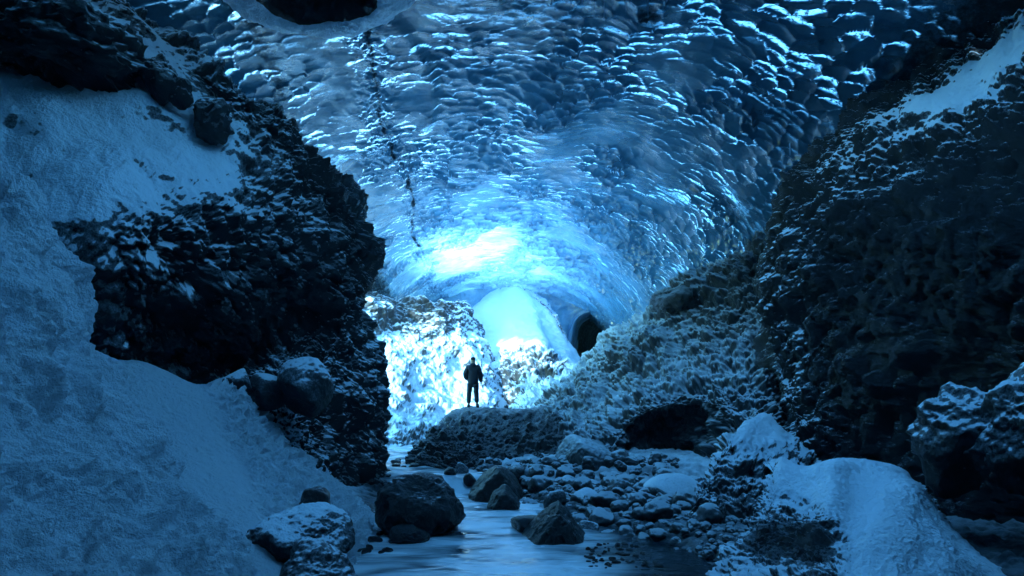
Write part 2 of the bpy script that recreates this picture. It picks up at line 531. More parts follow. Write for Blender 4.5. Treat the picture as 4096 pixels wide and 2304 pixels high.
    cx, cy, cz = fc(X), fc(Y), fc(Z)
    u = 512 + F * cx / np.maximum(cy, 0.1)
    vv = HV - F * (cz - CH) / np.maximum(cy, 0.1)
    sil = np.interp(vv, [0, 40, 80, 115, 155, 199, 231, 258, 320], [131, 159, 223, 278, 318, 352, 372, 372, 366])
    gone = (cy > 8.0 + 0.4 * np.sin(cz * 3)) & (cy < 28.5) & (u < sil - 15 - 16 * (0.5 + 0.5 * np.sin(cy * 2.1 + 1.3 * np.sin(cy * 5.0)))) & (cz > 1.5) & ((cy > 12.5) | (cz < 6))
    hx, hy = (cx + 3.05) / 1.1, (cy - 8.8) / 0.92
    gone |= (hx ** 2 + hy ** 2 < 1)
    gone |= ((cx - 1.2) / 3.1) ** 2 + ((cy - 5.4) / 2.8) ** 2 + 0.12 * np.sin(4 * cx) < 1     # unseen opening added in the roof to light the foreground
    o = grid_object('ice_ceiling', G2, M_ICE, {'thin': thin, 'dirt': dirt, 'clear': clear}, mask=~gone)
    at = o.data.attributes.new('glow_normal', 'FLOAT_VECTOR', 'POINT')
    at.data.foreach_set('vector', N.reshape(-1).astype(np.float32))
    return tag(o, 'scalloped blue glacier ice vault arching over the whole cave', None, None, 'structure'), G2

vault, VG = build_vault()

def build_skylight():
    cx, cy = -3.05, 8.8
    n, k = 160, 90
    th = np.linspace(0, 2 * math.pi, n + 1)
    rad = [1.55, 1.30, 1.0, 0.78, 0.66, 0.70, 0.85, 0.8, 0.65, 0.4, 0.01]
    hz = [8.45, 8.15, 7.98, 8.02, 8.35, 8.8, 9.6, 10.6, 11.2, 11.5, 11.6]  # snowy rim, then a closed shaft added to keep the sun out
    R = catmull(np.array([rad, hz]).T, k)
    T, rr_ = np.meshgrid(th, R[:, 0], indexing='ij')
    _, zz = np.meshgrid(th, R[:, 1], indexing='ij')
    G = np.stack([cx + rr_ * 1.16 * np.cos(T), cy + rr_ * 0.95 * np.sin(T), zz + 0.10 * rr_ * np.cos(T)], -1)
    N = grid_normals(G)
    p = G.reshape(-1, 3)
    h = 0.12 * fbm(p, 1.2, 3, 0.5, 91) + 0.05 * fbm(p, 5, 3, 0.6, 92, 'b')
    G = G + N * h.reshape(n + 1, k, 1)
    G[..., 0] += (0.16 * fbm(p, 1.6, 4, 0.6, 93)).reshape(G.shape[:2]); G[..., 1] += (0.16 * fbm(p, 1.6, 4, 0.6, 94)).reshape(G.shape[:2])
    G[-1] = G[0]
    snow = np.where(rr_.ravel() > 0.80, 2.0, -1.0)
    o = grid_object('skylight_shaft', G, M_WALL, {'snow': snow})
    tag(o, 'round hole in the ice roof with a snowy rim and an added closed dark shaft', None, None, 'structure')
build_skylight()

def build_sun_collar():  # unseen collar, added so the low sun misses the roof opening
    T, Zz = np.meshgrid(np.linspace(0, 2 * math.pi, 200), np.linspace(0, 1, 60), indexing='ij')
    prof = 1.04 + 0.10 * np.sin(Zz * 2.2)
    G = np.stack([1.2 + 3.1 * prof * np.cos(T), 5.4 + 2.8 * prof * np.sin(T), 8.1 + 2.2 * Zz], -1)
    N = grid_normals(G); p = G.reshape(-1, 3)
    G = G + N * (0.16 * fbm(p, 0.9, 4, 0.5, 97)).reshape(200, 60, 1)
    G[-1] = G[0]
    tag(grid_object('sun_block_collar', G, M_ICEWALL, {'thin': np.full(len(p), 0.1), 'dirt': np.zeros(len(p))}),
        'unseen ice collar added around the roof opening to block the sun', None, None, 'structure')
build_sun_collar()

def end_wall(name, y, z1, flip):
    xs = np.linspace(-11.5, 10.5, 330); zs = np.linspace(-1, 9.6, 160)
    X, Z = np.meshgrid(xs, zs, indexing='ij')
    G = np.stack([X, np.full_like(X, y), Z], -1)
    p = G.reshape(-1, 3)
    G[..., 1] += (0.7 * fbm(p, 0.35, 3, 0.5, 71) + 0.06 * fbm(p, 2.5, 3, 0.5, 72, 'b')).reshape(X.shape)
    return G

G = end_wall('front', -8.6, 9, False)
tag(grid_object('rock_backdrop', G, M_WALL, {'snow': np.full(G.shape[0] * G.shape[1], -1.0)}), 'dark rock closing the cave behind the viewer', None, None, 'structure')
# far ice wall with the tunnel mouth
def tunnel_outline(n=72):
    c = [(571, 350), (572, 335), (576, 322), (584, 315), (595, 312), (604, 311), (608, 325), (609, 345), (608, 365), (596, 372), (580, 370)]
    c = np.array(c + [c[0]], float)
    return catmull(c, n)
def build_tunnel():
    O = tunnel_outline()
    m = O.mean(0)
    rings = []
    for (scl, d, du, dv) in [(1.5, 36, 0, 0), (1.16, 33.6, 0, 0), (1.02, 33.5, 0, 0), (0.97, 34.5, .5, 0), (0.92, 36.5, 3, 1), (0.86, 39, 7, 3), (0.8, 42, 10, 4), (0.7, 46, 12, 5), (0.35, 48, 12, 6), (0.01, 48.3, 12, 6)]:
        rings.append([P(m[0] + (q[0] - m[0]) * scl + du, m[1] + (q[1] - m[1]) * scl + dv, d) for q in O])
    G = catmull(np.array(rings), 120)
    N = grid_normals(G)
    p = G.reshape(-1, 3)
    G = G + N * (0.25 * fbm(p, 0.8, 3, 0.5, 95)).reshape(G.shape[0], -1, 1)
    G[:, -1] = G[:, 0]
    o = grid_object('ice_tunnel', G, M_ICEWALL, {'thin': np.full(len(p), 0.12), 'dirt': np.where(p[:, 1] > 37, 0.9, 0.0)})  # deep part of the tunnel set darker
    tag(o, 'dark side tunnel opening in the far ice wall', None, None, 'structure')
build_tunnel()
G = end_wall('back', 34.2, 9, True)
X, Z = G[..., 0], G[..., 2]
fc = lambda q: 0.25 * (q[:-1, :-1] + q[1:, :-1] + q[1:, 1:] + q[:-1, 1:])
cu = 512 + F * fc(X) / fc(G[..., 1]); cv = HV - F * (fc(Z) - CH) / fc(G[..., 1])
hole = ((cu - 591) / 18.5) ** 4 + ((cv - 343) / 30.0) ** 4 < 1
tag(grid_object('ice_back_wall', G, M_ICEWALL, {'thin': np.full(X.size, 0.28), 'dirt': np.zeros(X.size)}, flip=True, mask=~hole),
    'pale blue ice wall closing the far end of the cave', None, None, 'structure')

# ------------------------------------------------------------------ ground and stream
YB = [-9, 4, 5.5, 6.5, 7.3, 8, 9, 10, 10.5, 12, 15, 18, 22, 36]
XL = [-1.5, -1.55, -1.56, -1.68, -1.75, -1.75, -1.85, -2.05, -2.3, -2.65, -3.2, -3.9, -4.6, -5]
XR = [1.8, 1.9, 1.8, 1.75, 1.35, 0.85, 0.30, -0.25, -0.45, -1.6, -2.3, -3.0, -3.8, -4.2]
def water_z(y):
    return 0.05 * sstep(7.5, 10.0, y) + 0.26 * sstep(10.05, 10.45, y) + 0.14 * sstep(11, 15, y) + 0.10 * sstep(15, 18, y)

def build_ground():
    ys = np.concatenate([np.linspace(-10, 4.5, 50, endpoint=False), np.linspace(4.5, 14, 420, endpoint=False), np.linspace(14, 38, 160)])
    xs = np.linspace(-12, 11, 640)
    Y, X = np.meshgrid(ys, xs, indexing='ij')
    xl, xr = interp(Y, YB, XL), interp(Y, YB, XR)
    d = np.maximum(xl - X, X - xr)
    wz = water_z(Y)
    p = np.stack([X, Y, X * 0], -1).reshape(-1, 3)
    n = fbm(p, 0.9, 3, 0.5, 81).reshape(X.shape)
    bump = (0.05 * fbm(p, 4.0, 4, 0.6, 82, 'b')).reshape(X.shape)
    f1, f2, r = worley2(X.ravel() * 5.5, Y.ravel() * 5.5, 6)
    peb = 0.07 * (0.7 - f1).reshape(X.shape)
    Z = wz - 0.16 + 0.30 * sstep(-0.25, 0.9, d + 0.3 * n) + 0.10 * sstep(1, 5, d) + bump + peb * sstep(-0.2, 0.3, d)
    G = np.stack([X, Y, Z], -1)
    snow = -0.6 + 0.65 * sstep(0.25, 1.0, d) * sstep(6, 9, Y)
    o = grid_object('ground', G, M_LUMP, {'snow': snow.ravel()})
    tag(o, 'snow dusted gravel floor of the cave', None, None, 'structure')
    ys = np.concatenate([np.linspace(-6, 4.5, 30, endpoint=False), np.linspace(4.5, 19, 560)])
    tt = np.linspace(-0.15, 1.15, 150)
    Y, T = np.meshgrid(ys, tt, indexing='ij')
    xl, xr = interp(Y, YB, XL), interp(Y, YB, XR)
    X = xl + (xr - xl) * T
    p = np.stack([X * 1.4, Y * 2.3, X * 0], -1).reshape(-1, 3)
    rough = sstep(6.2, 8.5, Y)
    lipn = 0.18 * np.sin(X * 3.1) + 0.1 * np.sin(X * 7.3 + 1)
    Z = water_z(Y + lipn) + 0.012 * fbm(p, 1.0, 2, 0.5, 84).reshape(X.shape) + rough * 0.05 * fbm(p, 1.3, 2, 0.5, 85).reshape(X.shape)
    foam = 0.8 + 0.2 * sstep(6.5, 9, Y) + 0.35 * np.exp(-((Y - 10.1) / 0.6) ** 2)
    foam = foam * np.exp(-(np.maximum(X - 0.7, 0) / 0.5) ** 2)
    foam = np.clip(foam + 0.12 * np.exp(-(X / 1.0) ** 2), 0, 1)
    o = grid_object('stream', np.stack([X, Y, Z], -1), M_WATER, {'foam': foam.ravel()})
    tag(o, 'smooth milky blue stream running through the cave', None, None, 'structure')
build_ground()

# ------------------------------------------------------------------ left rock wall
def cols_to_rows(cols): return [list(r) for r in zip(*cols)]

ridge = [(60, -60, 8.2, .3), (131, 0, 8.2, .3), (223, 80, 8.6, .15), (278, 115, 9.2, .0), (318, 155, 9.8, -.4), (358, 199, 10.4, -.4),
         (378, 258, 10.9, -.3), (376, 300, 11, -.2), (377, 338, 11, -.1), (385, 400, 11, -.1), (391, 473, 10.9, -.3), (394, 530, 10.9, -.3)]
in1 = [(-10, -30, 8, .4), (96, 16, 8.05, .6), (188, 88, 8.25, .6), (246, 132, 8.7, .5), (294, 178, 9.15, .25), (332, 224, 9.8, -.1),
       (356, 272, 10.3, -.1), (356, 310, 10.3, -.1), (357, 345, 10.3, 0), (366, 410, 10.3, 0), (373, 480, 10.2, -.3), (373, 540, 10.2, -.3)]
in2 = [(-100, 20, 7.5, .5), (30, 62, 7.4, .5), (120, 130, 7.3, .6), (190, 185, 7.5, .5), (240, 228, 8.1, .2), (288, 268, 9.0, -.2),
       (322, 305, 9.8, -.3), (325, 335, 9.9, -.3), (330, 360, 9.8, -.1), (342, 420, 9.8, -.1), (352, 485, 9.7, -.3), (352, 550, 9.7, -.3)]
in3 = [(-200, 100, 6.5, .5), (-60, 150, 6.4, .5), (50, 205, 6.4, .7), (122, 240, 6.6, .45), (185, 285, 7.5, .15), (235, 318, 8.5, -.05),
       (280, 335, 9.5, -.2), (300, 355, 9.6, -.2), (312, 385, 9.5, 0), (322, 435, 9.2, 0), (337, 495, 9.2, -.2), (330, 560, 9.2, -.3)]
in4 = [(-250, 250, 6, .3), (-80, 300, 6.3, .3), (10, 330, 6.6, .8), (80, 345, 7.0, .55), (140, 350, 7.6, .0), (190, 362, 8.4, -.25),
       (240, 372, 9.2, -.2), (270, 382, 9.0, .1), (290, 415, 8.8, .3), (305, 465, 8.7, .1), (320, 510, 8.6, 0), (320, 580, 8.6, -.3)]
in5 = [(-250, 400, 6, 0), (-80, 450, 6.3, 0), (10, 460, 7, 0), (80, 460, 7.6, -.3), (140, 450, 8.4, -.3), (190, 440, 8.9, -.3),
       (235, 430, 8.9, 0), (262, 440, 8.7, .1), (280, 470, 8.4, .1), (295, 510, 8.3, .1), (310, 560, 8.2, 0), (310, 620, 8.2, 0)]
b1 = lift(ridge, -14, 4, 1.4, -.3)
b2 = lift(ridge, -70, 28, 2.4, -.3)
patch('rock_wall', [b2, b1, ridge, in1, in2, in3, in4, in5], M_WALL, 460, 900,
      rock_disp(0.50, 0.14, 0.055, 1, streak=0.13), flip=True,
      tags=('dark overhanging rock wall with snow fields, left of the stream', 'rock wall'))

# ------------------------------------------------------------------ right rock wall
rr = [(1060, -60, 7.8, -.3), (985, 0, 8.2, -.3), (934, 44, 8.7, -.3), (874, 91, 9.2, -.3), (815, 147, 9.9, -.3), (785, 185, 10.3, -.3), (767, 235, 10.6, -.2),
      (760, 300, 10.7, 0), (762, 360, 10.6, 0), (778, 410, 10, 0), (790, 480, 9.4, -.3), (790, 580, 9, -.3)]
r1 = [(1110, -40, 7.2, .5), (1030, 25, 7.5, .6), (972, 70, 7.9, .6), (910, 115, 8.4, .5), (848, 160, 9.1, .3), (812, 215, 9.4, -.1), (795, 262, 9.7, 0),
      (792, 325, 9.8, 0), (797, 385, 9.7, 0), (815, 430, 9.2, -.3), (830, 500, 8.6, -.4), (830, 600, 8.2, -.4)]
r2 = [(1180, 0, 6.4, -.2), (1095, 70, 6.4, -.2), (1030, 120, 6.8, -.2), (965, 165, 7.3, -.4), (900, 215, 7.9, -.5), (865, 265, 8.4, -.5), (850, 310, 8.6, -.5),
      (845, 355, 8.8, -.5), (850, 410, 8.7, -.5), (865, 460, 8.3, -.5), (880, 520, 7.9, -.5), (880, 620, 7.4, -.5)]
r3 = [(1400, 50, 4.5, -.3), (1290, 130, 4.6, -.3), (1200, 190, 4.9, -.4), (1130, 240, 5.2, -.4), (1060, 290, 5.8, -.5), (1020, 330, 6.2, -.5), (1000, 370, 6.4, -.5),
      (1000, 410, 6.6, -.5), (1000, 450, 6.6, -.5), (1010, 500, 6.4, -.5), (1020, 560, 6.2, -.5), (1020, 660, 6.0, -.5)]
r4 = [(1900, 150, 2.5, -.3), (1800, 230, 2.6, -.3), (1700, 300, 2.8, -.3), (1600, 360, 3.0, -.3), (1500, 420, 3.4, -.3), (1400, 460, 3.6, -.3), (1360, 500, 3.7, -.3),
      (1350, 540, 3.8, -.3), (1350, 580, 3.8, -.3), (1350, 640, 3.8, -.3), (1350, 720, 3.7, -.3), (1350, 860, 3.6, -.3)]
r5 = [(3600, 250, 1, -.3)] * 0
rb1 = lift(rr, 14, 4, 1.4, -.3)
rb2 = lift(rr, 75, 0, 4.5, -.3)
patch('rock_wall', [rb2, rb1, rr, r1, r2, r3, r4], M_WALL_DARK, 460, 820,
      rock_disp(0.50, 0.14, 0.055, 101, streak=0.14),
      tags=('steep black rock wall with a diagonal snow streak, on the right', 'rock wall'))

# ------------------------------------------------------------------ frosted mound on the right, middle distance
mc = [
 [(528, 420, 19, 0), (531, 412, 16.8, 0), (533, 425, 15, .1), (532, 440, 13.8, .1), (528, 458, 13, .1), (525, 478, 12.6, 0)],
 [(566, 392, 20, 0), (560, 379, 17, .2), (562, 400, 15.2, .1), (560, 430, 13.4, .1), (556, 462, 12, .1), (553, 482, 11.6, 0)],
 [(598, 366, 20, 0), (590, 352, 17, .3), (597, 385, 15, .1), (598, 425, 12.8, .1), (595, 462, 11.6, 0), (593, 487, 11.4, 0)],
 [(632, 340, 20, 0), (622, 325, 16.5, .3), (632, 365, 14.3, .1), (640, 405, 12, .1), (640, 436, 12.2, -.5), (640, 485, 12.6, -.5)],
 [(668, 312, 19, 0), (660, 298, 16, .2), (675, 345, 13.8, .1), (685, 392, 11.5, .1), (682, 430, 11.9, -.5), (676, 485, 12.2, -.5)],
 [(708, 285, 18, 0), (700, 272, 15, 0), (715, 325, 13, 0), (725, 385, 11, .2), (725, 430, 10.4, .1), (715, 490, 9.9, 0)],
 [(753, 258, 17, 0), (745, 245, 14, -.3), (765, 310, 12.3, -.1), (775, 380, 10.8, .1), (775, 430, 10, 0), (770, 500, 9.5, 0)],
 [(810, 240, 16, 0), (800, 220, 13.5, -.5), (820, 300, 12.5, 0), (830, 380, 11.5, 0), (830, 440, 11, 0), (830, 510, 10.5, 0)]]
patch('rock_mound', cols_to_rows(mc), M_LUMP, 380, 420, rock_disp(0.55, 0.22, 0.06, 211, lumps=0.08), flip=True,
      tags=('large frosted lumpy rock mound rising right of the stream to the ice', 'rock mound'))

# ------------------------------------------------------------------ mound the person stands on
pm = [
 [(405, 482, 12.0), (425, 478, 11.6), (455, 480, 11.2), (490, 480, 11.0), (530, 480, 11.2), (570, 480, 11.5)],
 [(415, 462, 12.4), (430, 455, 11.9), (458, 458, 11.6), (490, 462, 11.5), (530, 460, 11.8), (570, 455, 12)],
 [(424, 445, 13), (436, 435, 12.7), (460, 437, 12.3), (490, 440, 12.3), (530, 436, 12.8), (570, 430, 13.2)],
 [(434, 433, 14.2), (449, 422, 13.9), (466, 419, 13.6), (490, 420, 13.6), (530, 419, 14.2), (570, 412, 14.8)],
 [(446, 426, 16), (456, 415, 16), (470, 410, 16.0), (490, 408, 15.8), (530, 410, 16), (570, 404, 16.5)],
 [(450, 435, 18), (460, 424, 18), (475, 418, 18), (490, 416, 18), (530, 416, 18), (570, 410, 18)],
 [(455, 460, 20), (465, 450, 20), (480, 446, 20), (495, 446, 20), (530, 446, 20), (570, 440, 20)]]
pm = [[(c[0] - 7, c[1] - 2, c[2], -0.45) for c in r] for r in pm]
def pm_disp(p, n, s, t, S):
    h, _ = rock_disp(0.22, 0.12, 0.04, 301, lumps=0.10)(p, n, s, t, S)
    return h * (1 - 0.6 * sstep(0.5, 0.62, s)), None
patch('rock_mound', pm, M_WALL, 300, 260, pm_disp, tags=('dark snow dusted rock mound the standing person is on', 'rock mound'), flip=False)

# ------------------------------------------------------------------ snow slopes on the left
ramp = [
 [(-60, 80, 5.2), (-120, 120, 4.5), (-250, 150, 3.6), (-500, 200, 2.6)],
 [(0, 151, 5.1), (-40, 190, 4.4), (-160, 220, 3.5), (-450, 280, 2.4)],
 [(34, 185, 5.1), (0, 240, 4.3), (-120, 290, 3.3), (-420, 360, 2.3)],
 [(62, 240, 5.2), (25, 300, 4.3), (-90, 360, 3.2), (-400, 460, 2.2)],
 [(84, 305, 5.3), (45, 360, 4.3), (-60, 430, 3.1), (-380, 560, 2.1)],
 [(115, 378, 5.4), (75, 430, 4.3), (-30, 510, 3.0), (-350, 680, 2.0)],
 [(160, 450, 5.5), (115, 500, 4.3), (10, 590, 2.9), (-320, 800, 1.9)],
 [(220, 520, 5.2), (165, 570, 4.1), (60, 680, 2.8), (-280, 950, 1.8)],
 [(275, 585, 4.8), (220, 650, 3.7), (120, 800, 2.5), (-250, 1100, 1.7)],
 [(330, 650, 4.3), (280, 720, 3.4), (180, 880, 2.3), (-200, 1200, 1.6)]]
ramp = [[(r[0][0] - 60, r[0][1] + 10, r[0][2] + 2.2), (r[0][0] - 16, r[0][1] + 2, r[0][2] + .7)] + r for r in ramp]
ramp = [[(*c, 0.0) for c in r] for r in ramp]
patch('snow_slope', cols_to_rows(ramp), M_SNOW, 420, 520, snow_disp(0.22, 0.03, 5, runs=0.18), flip=True,
      tags=('steep rippled snow bank filling the lower left foreground', 'snow bank'))
cone = [
 [(80, 365, 7), (75, 400, 6.4), (80, 450, 5.8), (100, 520, 5.2), (150, 620, 4.4)],
 [(130, 361, 7.2), (130, 400, 6.6), (150, 450, 6.0), (190, 520, 5.3), (230, 600, 4.6)],
 [(165, 372, 7.4), (175, 410, 6.9), (200, 455, 6.4), (245, 520, 5.6), (280, 590, 4.9)],
 [(199, 383, 7.7), (210, 415, 7.2), (240, 460, 6.8), (280, 520, 6.0), (310, 585, 5.2)],
 [(237, 376, 8.1), (250, 415, 7.8), (280, 465, 7.3), (315, 520, 6.4), (340, 570, 5.6)],
 [(262, 402, 8.6), (285, 435, 8.3), (315, 475, 7.8), (345, 520, 6.9), (365, 560, 6.0)],
 [(290, 432, 9), (318, 464, 8.7), (345, 492, 8.2), (372, 523, 7.4), (383, 560, 6.3)],
 [(330, 475, 9.3), (350, 490, 9), (372, 508, 8.5), (393, 535, 7.6), (398, 575, 6.3)]]
cone = [[(c[0][0] - 8, c[0][1] + 12, c[0][2] + 1.2)] + c for c in cone]
cone = [[(*c, 0.0) for c in r] for r in cone]
rub = lambda p, s, t: sstep(0.34, 0.66, t + 0.12 * perlin(p * 1.2, 9)) 
patch('snow_slope', cols_to_rows(cone), M_SNOW, 380, 380, snow_disp(0.06, 0.016, 15, rubble=rub), flip=True,
      tags=('smooth snow cone breaking into clods beside the stream, under the overhang', 'snow bank'))

# ------------------------------------------------------------------ right foreground
lc = [
 [(715, 488, 9.6, 0), (702, 478, 8.0, .2), (694, 495, 7.4, -.1), (690, 520, 7.1, -.2), (688, 552, 6.7, -.4), (686, 590, 6.4, -.4)],
 [(735, 455, 9.8, 0), (722, 445, 8.2, .3), (716, 475, 7.6, -.1), (712, 515, 7.1, -.3), (706, 555, 6.6, -.4), (704, 600, 6.3, -.4)],
 [(755, 428, 10, 0), (745, 420, 8.6, .5), (745, 448, 7.9, .4), (740, 495, 7.2, -.3), (730, 560, 6.4, -.3), (728, 600, 6.2, -.4)],
 [(772, 422, 10.4, 0), (765, 414, 9, .5), (773, 440, 8.2, .5), (768, 490, 7.3, -.2), (760, 560, 6.3, -.2), (760, 600, 6.1, 0)],
 [(790, 442, 10.4, 0), (786, 432, 9, .5), (804, 455, 8.2, .2), (800, 500, 7.3, -.2), (800, 560, 6.3, -.2), (800, 600, 6.1, 0)],
 [(820, 470, 10.4, 0), (820, 462, 9, .3), (835, 485, 8.2, 0), (835, 520, 7.3, -.2), (835, 570, 6.3, -.2), (835, 620, 6.1, 0)]]
patch('rock_ledge', cols_to_rows(lc), M_WALL, 260, 260, rock_disp(0.32, 0.16, 0.05, 401, lumps=0.06), flip=True,
      tags=('dark rock ledge capped with smooth snow, between gravel bank and right wall', 'rock ledge'))
fc_ = [
 [(765, 472, 8, 0), (770, 466, 6.6, .0), (756, 500, 5.9, -.3), (740, 540, 5.5, -.1), (715, 580, 5.1, .3), (700, 640, 4.6, 0)],
 [(782, 464, 8, 0), (781, 457, 6.5, .6), (770, 492, 5.8, .2), (755, 535, 5.3, -.5), (735, 580, 4.8, .2), (718, 660, 4.2, 0)],
 [(804, 470, 8, 0), (803, 464, 6.3, .8), (793, 500, 5.6, .2), (778, 540, 5.15, -.7), (760, 585, 4.6, .1), (742, 680, 3.8, 0)],
 [(838, 470, 8, 0), (835, 458, 6.15, .9), (830, 500, 5.2, .6), (812, 540, 4.8, -.7), (798, 590, 4.1, .0), (788, 700, 3.3, 0)],
 [(866, 472, 7.8, 0), (865, 462, 6.2, .8), (858, 505, 5.2, .9), (848, 545, 4.6, .2), (835, 600, 3.9, -.2), (820, 710, 3.2, 0)],
 [(894, 480, 7.6, 0), (892, 470, 5.95, .8), (886, 505, 5.05, .9), (878, 550, 4.4, .8), (865, 610, 3.75, .6), (850, 720, 3, 0)],
 [(914, 492, 7.4, 0), (911, 481, 5.6, .8), (911, 512, 4.95, .9), (902, 558, 4.3, .8), (888, 615, 3.6, .7), (875, 720, 2.95, 0)],
 [(932, 508, 7.2, 0), (926, 499, 5.4, .7), (931, 529, 4.85, .8), (923, 568, 4.3, .8), (908, 620, 3.6, .8), (900, 720, 2.9, 0)],
 [(960, 538, 7, 0), (952, 530, 5.2, .6), (958, 560, 4.6, .7), (963, 600, 4.0, .7), (965, 650, 3.5, .7), (960, 740, 2.8, 0)],
 [(1000, 572, 7, 0), (992, 565, 5, .5), (1000, 600, 4.5, .5), (1010, 640, 4, .6), (1020, 700, 3.4, .6), (1030, 800, 2.7, 0)],
 [(1080, 630, 7, 0), (1080, 620, 4.6, .5), (1090, 670, 4.1, .5), (1110, 720, 3.5, .6), (1150, 790, 3.0, .6), (1200, 900, 2.4, 0)]]
patch('rock_outcrop', cols_to_rows(fc_), M_WALL, 300, 460, rock_disp(0.22, 0.08, 0.04, 431), flip=True,
      tags=('broad rock hump under thick smooth snow in the lower right foreground', 'rock outcrop'))

# ------------------------------------------------------------------ far chamber
fl = [
 [(335, 290, 20.5, -.2), (335, 340, 19.5, 0), (335, 390, 17.5, 0), (335, 455, 14.5, -.3)],
 [(376, 302, 22.5, -.3), (385, 340, 21.5, -.1), (388, 390, 18.5, 0), (392, 452, 15.0, -.6)],
 [(410, 310, 23.7, -.5), (415, 345, 22.7, 0), (420, 392, 20, .05), (415, 450, 15.8, -.6)],
 [(445, 314, 25, -.5), (450, 350, 23.6, .0), (452, 398, 21.0, .1), (440, 448, 17, -.3)],
 [(468, 312, 26.5, 0), (478, 350, 24.8, .1), (484, 390, 22.2, .0), (470, 445, 18, 0)],
 [(486, 345, 29, .2), (498, 372, 26.5, .2), (505, 400, 24, .2), (506, 445, 20, 0)]]
fl = [[(c[0][0] - 2, c[0][1] - 10, c[0][2] + 1.0, -.5)] + c for c in fl]
fl = [[(c[0][0] - 6, c[0][1] + 16, c[0][2] + 2, -.5)] + c for c in fl]
patch('rock_wall', cols_to_rows(fl), M_FAR, 300, 300, rock_disp(0.5, 0.12, 0.02, 501), flip=True,
      tags=('sunlit snow plastered rock wall behind the person, far left', 'rock wall'))
fcone = [
 [(452, 335, 31), (463, 365, 28), (468, 398, 25), (470, 430, 22)],
 [(470, 312, 32), (485, 347, 28), (492, 387, 24.5), (495, 430, 21.5)],
 [(489, 297, 33), (505, 337, 28), (512, 382, 24), (515, 430, 21)],
 [(513, 287, 33.5), (527, 332, 28), (535, 378, 24), (540, 430, 21)],
 [(530, 291, 33), (547, 331, 28), (555, 372, 24.5), (560, 425, 21)],
 [(548, 309, 32), (563, 341, 28.5), (572, 372, 25), (575, 425, 22)],
 [(562, 333, 31), (577, 358, 28.5), (584, 378, 26), (588, 425, 24)],
 [(572, 352, 31), (588, 368, 29), (594, 388, 27), (600, 430, 26)]]
fcone = [[(c[0][0], c[0][1] + 14, c[0][2] + 4)] + c for c in fcone]
fcone = [[(*c, 0.25) for c in r] for r in fcone]
def fcone_disp(p, n, s, t, S):
    h = 0.34 * fbm(p, 0.5, 4, 0.5, 521) + 0.05 * fbm(p * np.array([1, 1, 2.5]), 2.0, 4, 0.6, 522)
    m = sstep(0.52, 0.62, s + 0.08 * perlin(p * 0.8, 6)) * sstep(0.80, 0.68, t)
    h = h + m * 0.35 * fbm(p, 1.6, 4, 0.6, 523, 'r') + 0.35 * np.exp(-((t - 0.60 - 0.10 * s) / 0.10) ** 2) * sstep(0.15, 0.4, s)
    return h, 0.75 - m * (1.25 - 1.4 * fbm(p, 0.9, 4, 0.6, 524))
patch('snow_cone', cols_to_rows(fcone), M_FAR, 300, 260, fcone_disp, flip=True,
      tags=('bright tall snow cone rising to the ice behind the person', 'snow cone'))
rib = [
 [(522, 286, 35), (526, 290, 33.2), (530, 300, 32.6), (526, 308, 33)],
 [(540, 296, 34), (544, 300, 32.2), (548, 312, 31.4), (544, 322, 32)],
 [(554, 314, 33), (558, 318, 31), (561, 330, 30.2), (557, 342, 31)],
 [(563, 334, 32), (567, 338, 30), (569, 350, 29.2), (566, 362, 30)]]
rib = [[(*c, 0.1) for c in r_] for r_ in rib]
patch('ice_rib', cols_to_rows(rib), M_FAR, 60, 140, rock_disp(0.12, 0.12, 0.10, 531), flip=True,
      tags=('narrow snow crusted rib of rock leaning along the right side of the snow cone', 'rock rib'))
fr = [
 [(500, 425, 21, 0), (508, 411, 19.5, 0), (514, 422, 18.5, 0), (520, 440, 17.5, 0)],
 [(528, 400, 22, 0), (530, 392, 20.5, .2), (538, 405, 19.3, 0), (545, 430, 18, 0)],
 [(553, 384, 23, 0), (555, 377, 21.5, .3), (562, 390, 20, .1), (568, 420, 18.5, 0)],
 [(578, 372, 24, 0), (579, 365, 22.5, .3), (586, 378, 21, .1), (592, 410, 19, 0)],
 [(610, 362, 25, 0), (612, 352, 23.5, .3), (615, 368, 22, .1), (622, 400, 20, 0)]]
patch('rock_ridge', cols_to_rows(fr), M_FAR, 120, 160, rock_disp(0.3, 0.2, 0.1, 541), flip=True,
      tags=('low sunlit snowy rock ridge running up right of the person', 'rock ridge'))

# ------------------------------------------------------------------ boulders
def ico(sub):
    bm = bmesh.new()
    bmesh.ops.create_icosphere(bm, subdivisions=sub, radius=1)
    V = np.array([v.co[:] for v in bm.verts])
    Fc = [tuple(v.index for v in f.verts) for f in bm.faces]
    bm.free()
    return V, Fc
ICO = {s: ico(s) for s in (3, 4, 5, 6)}

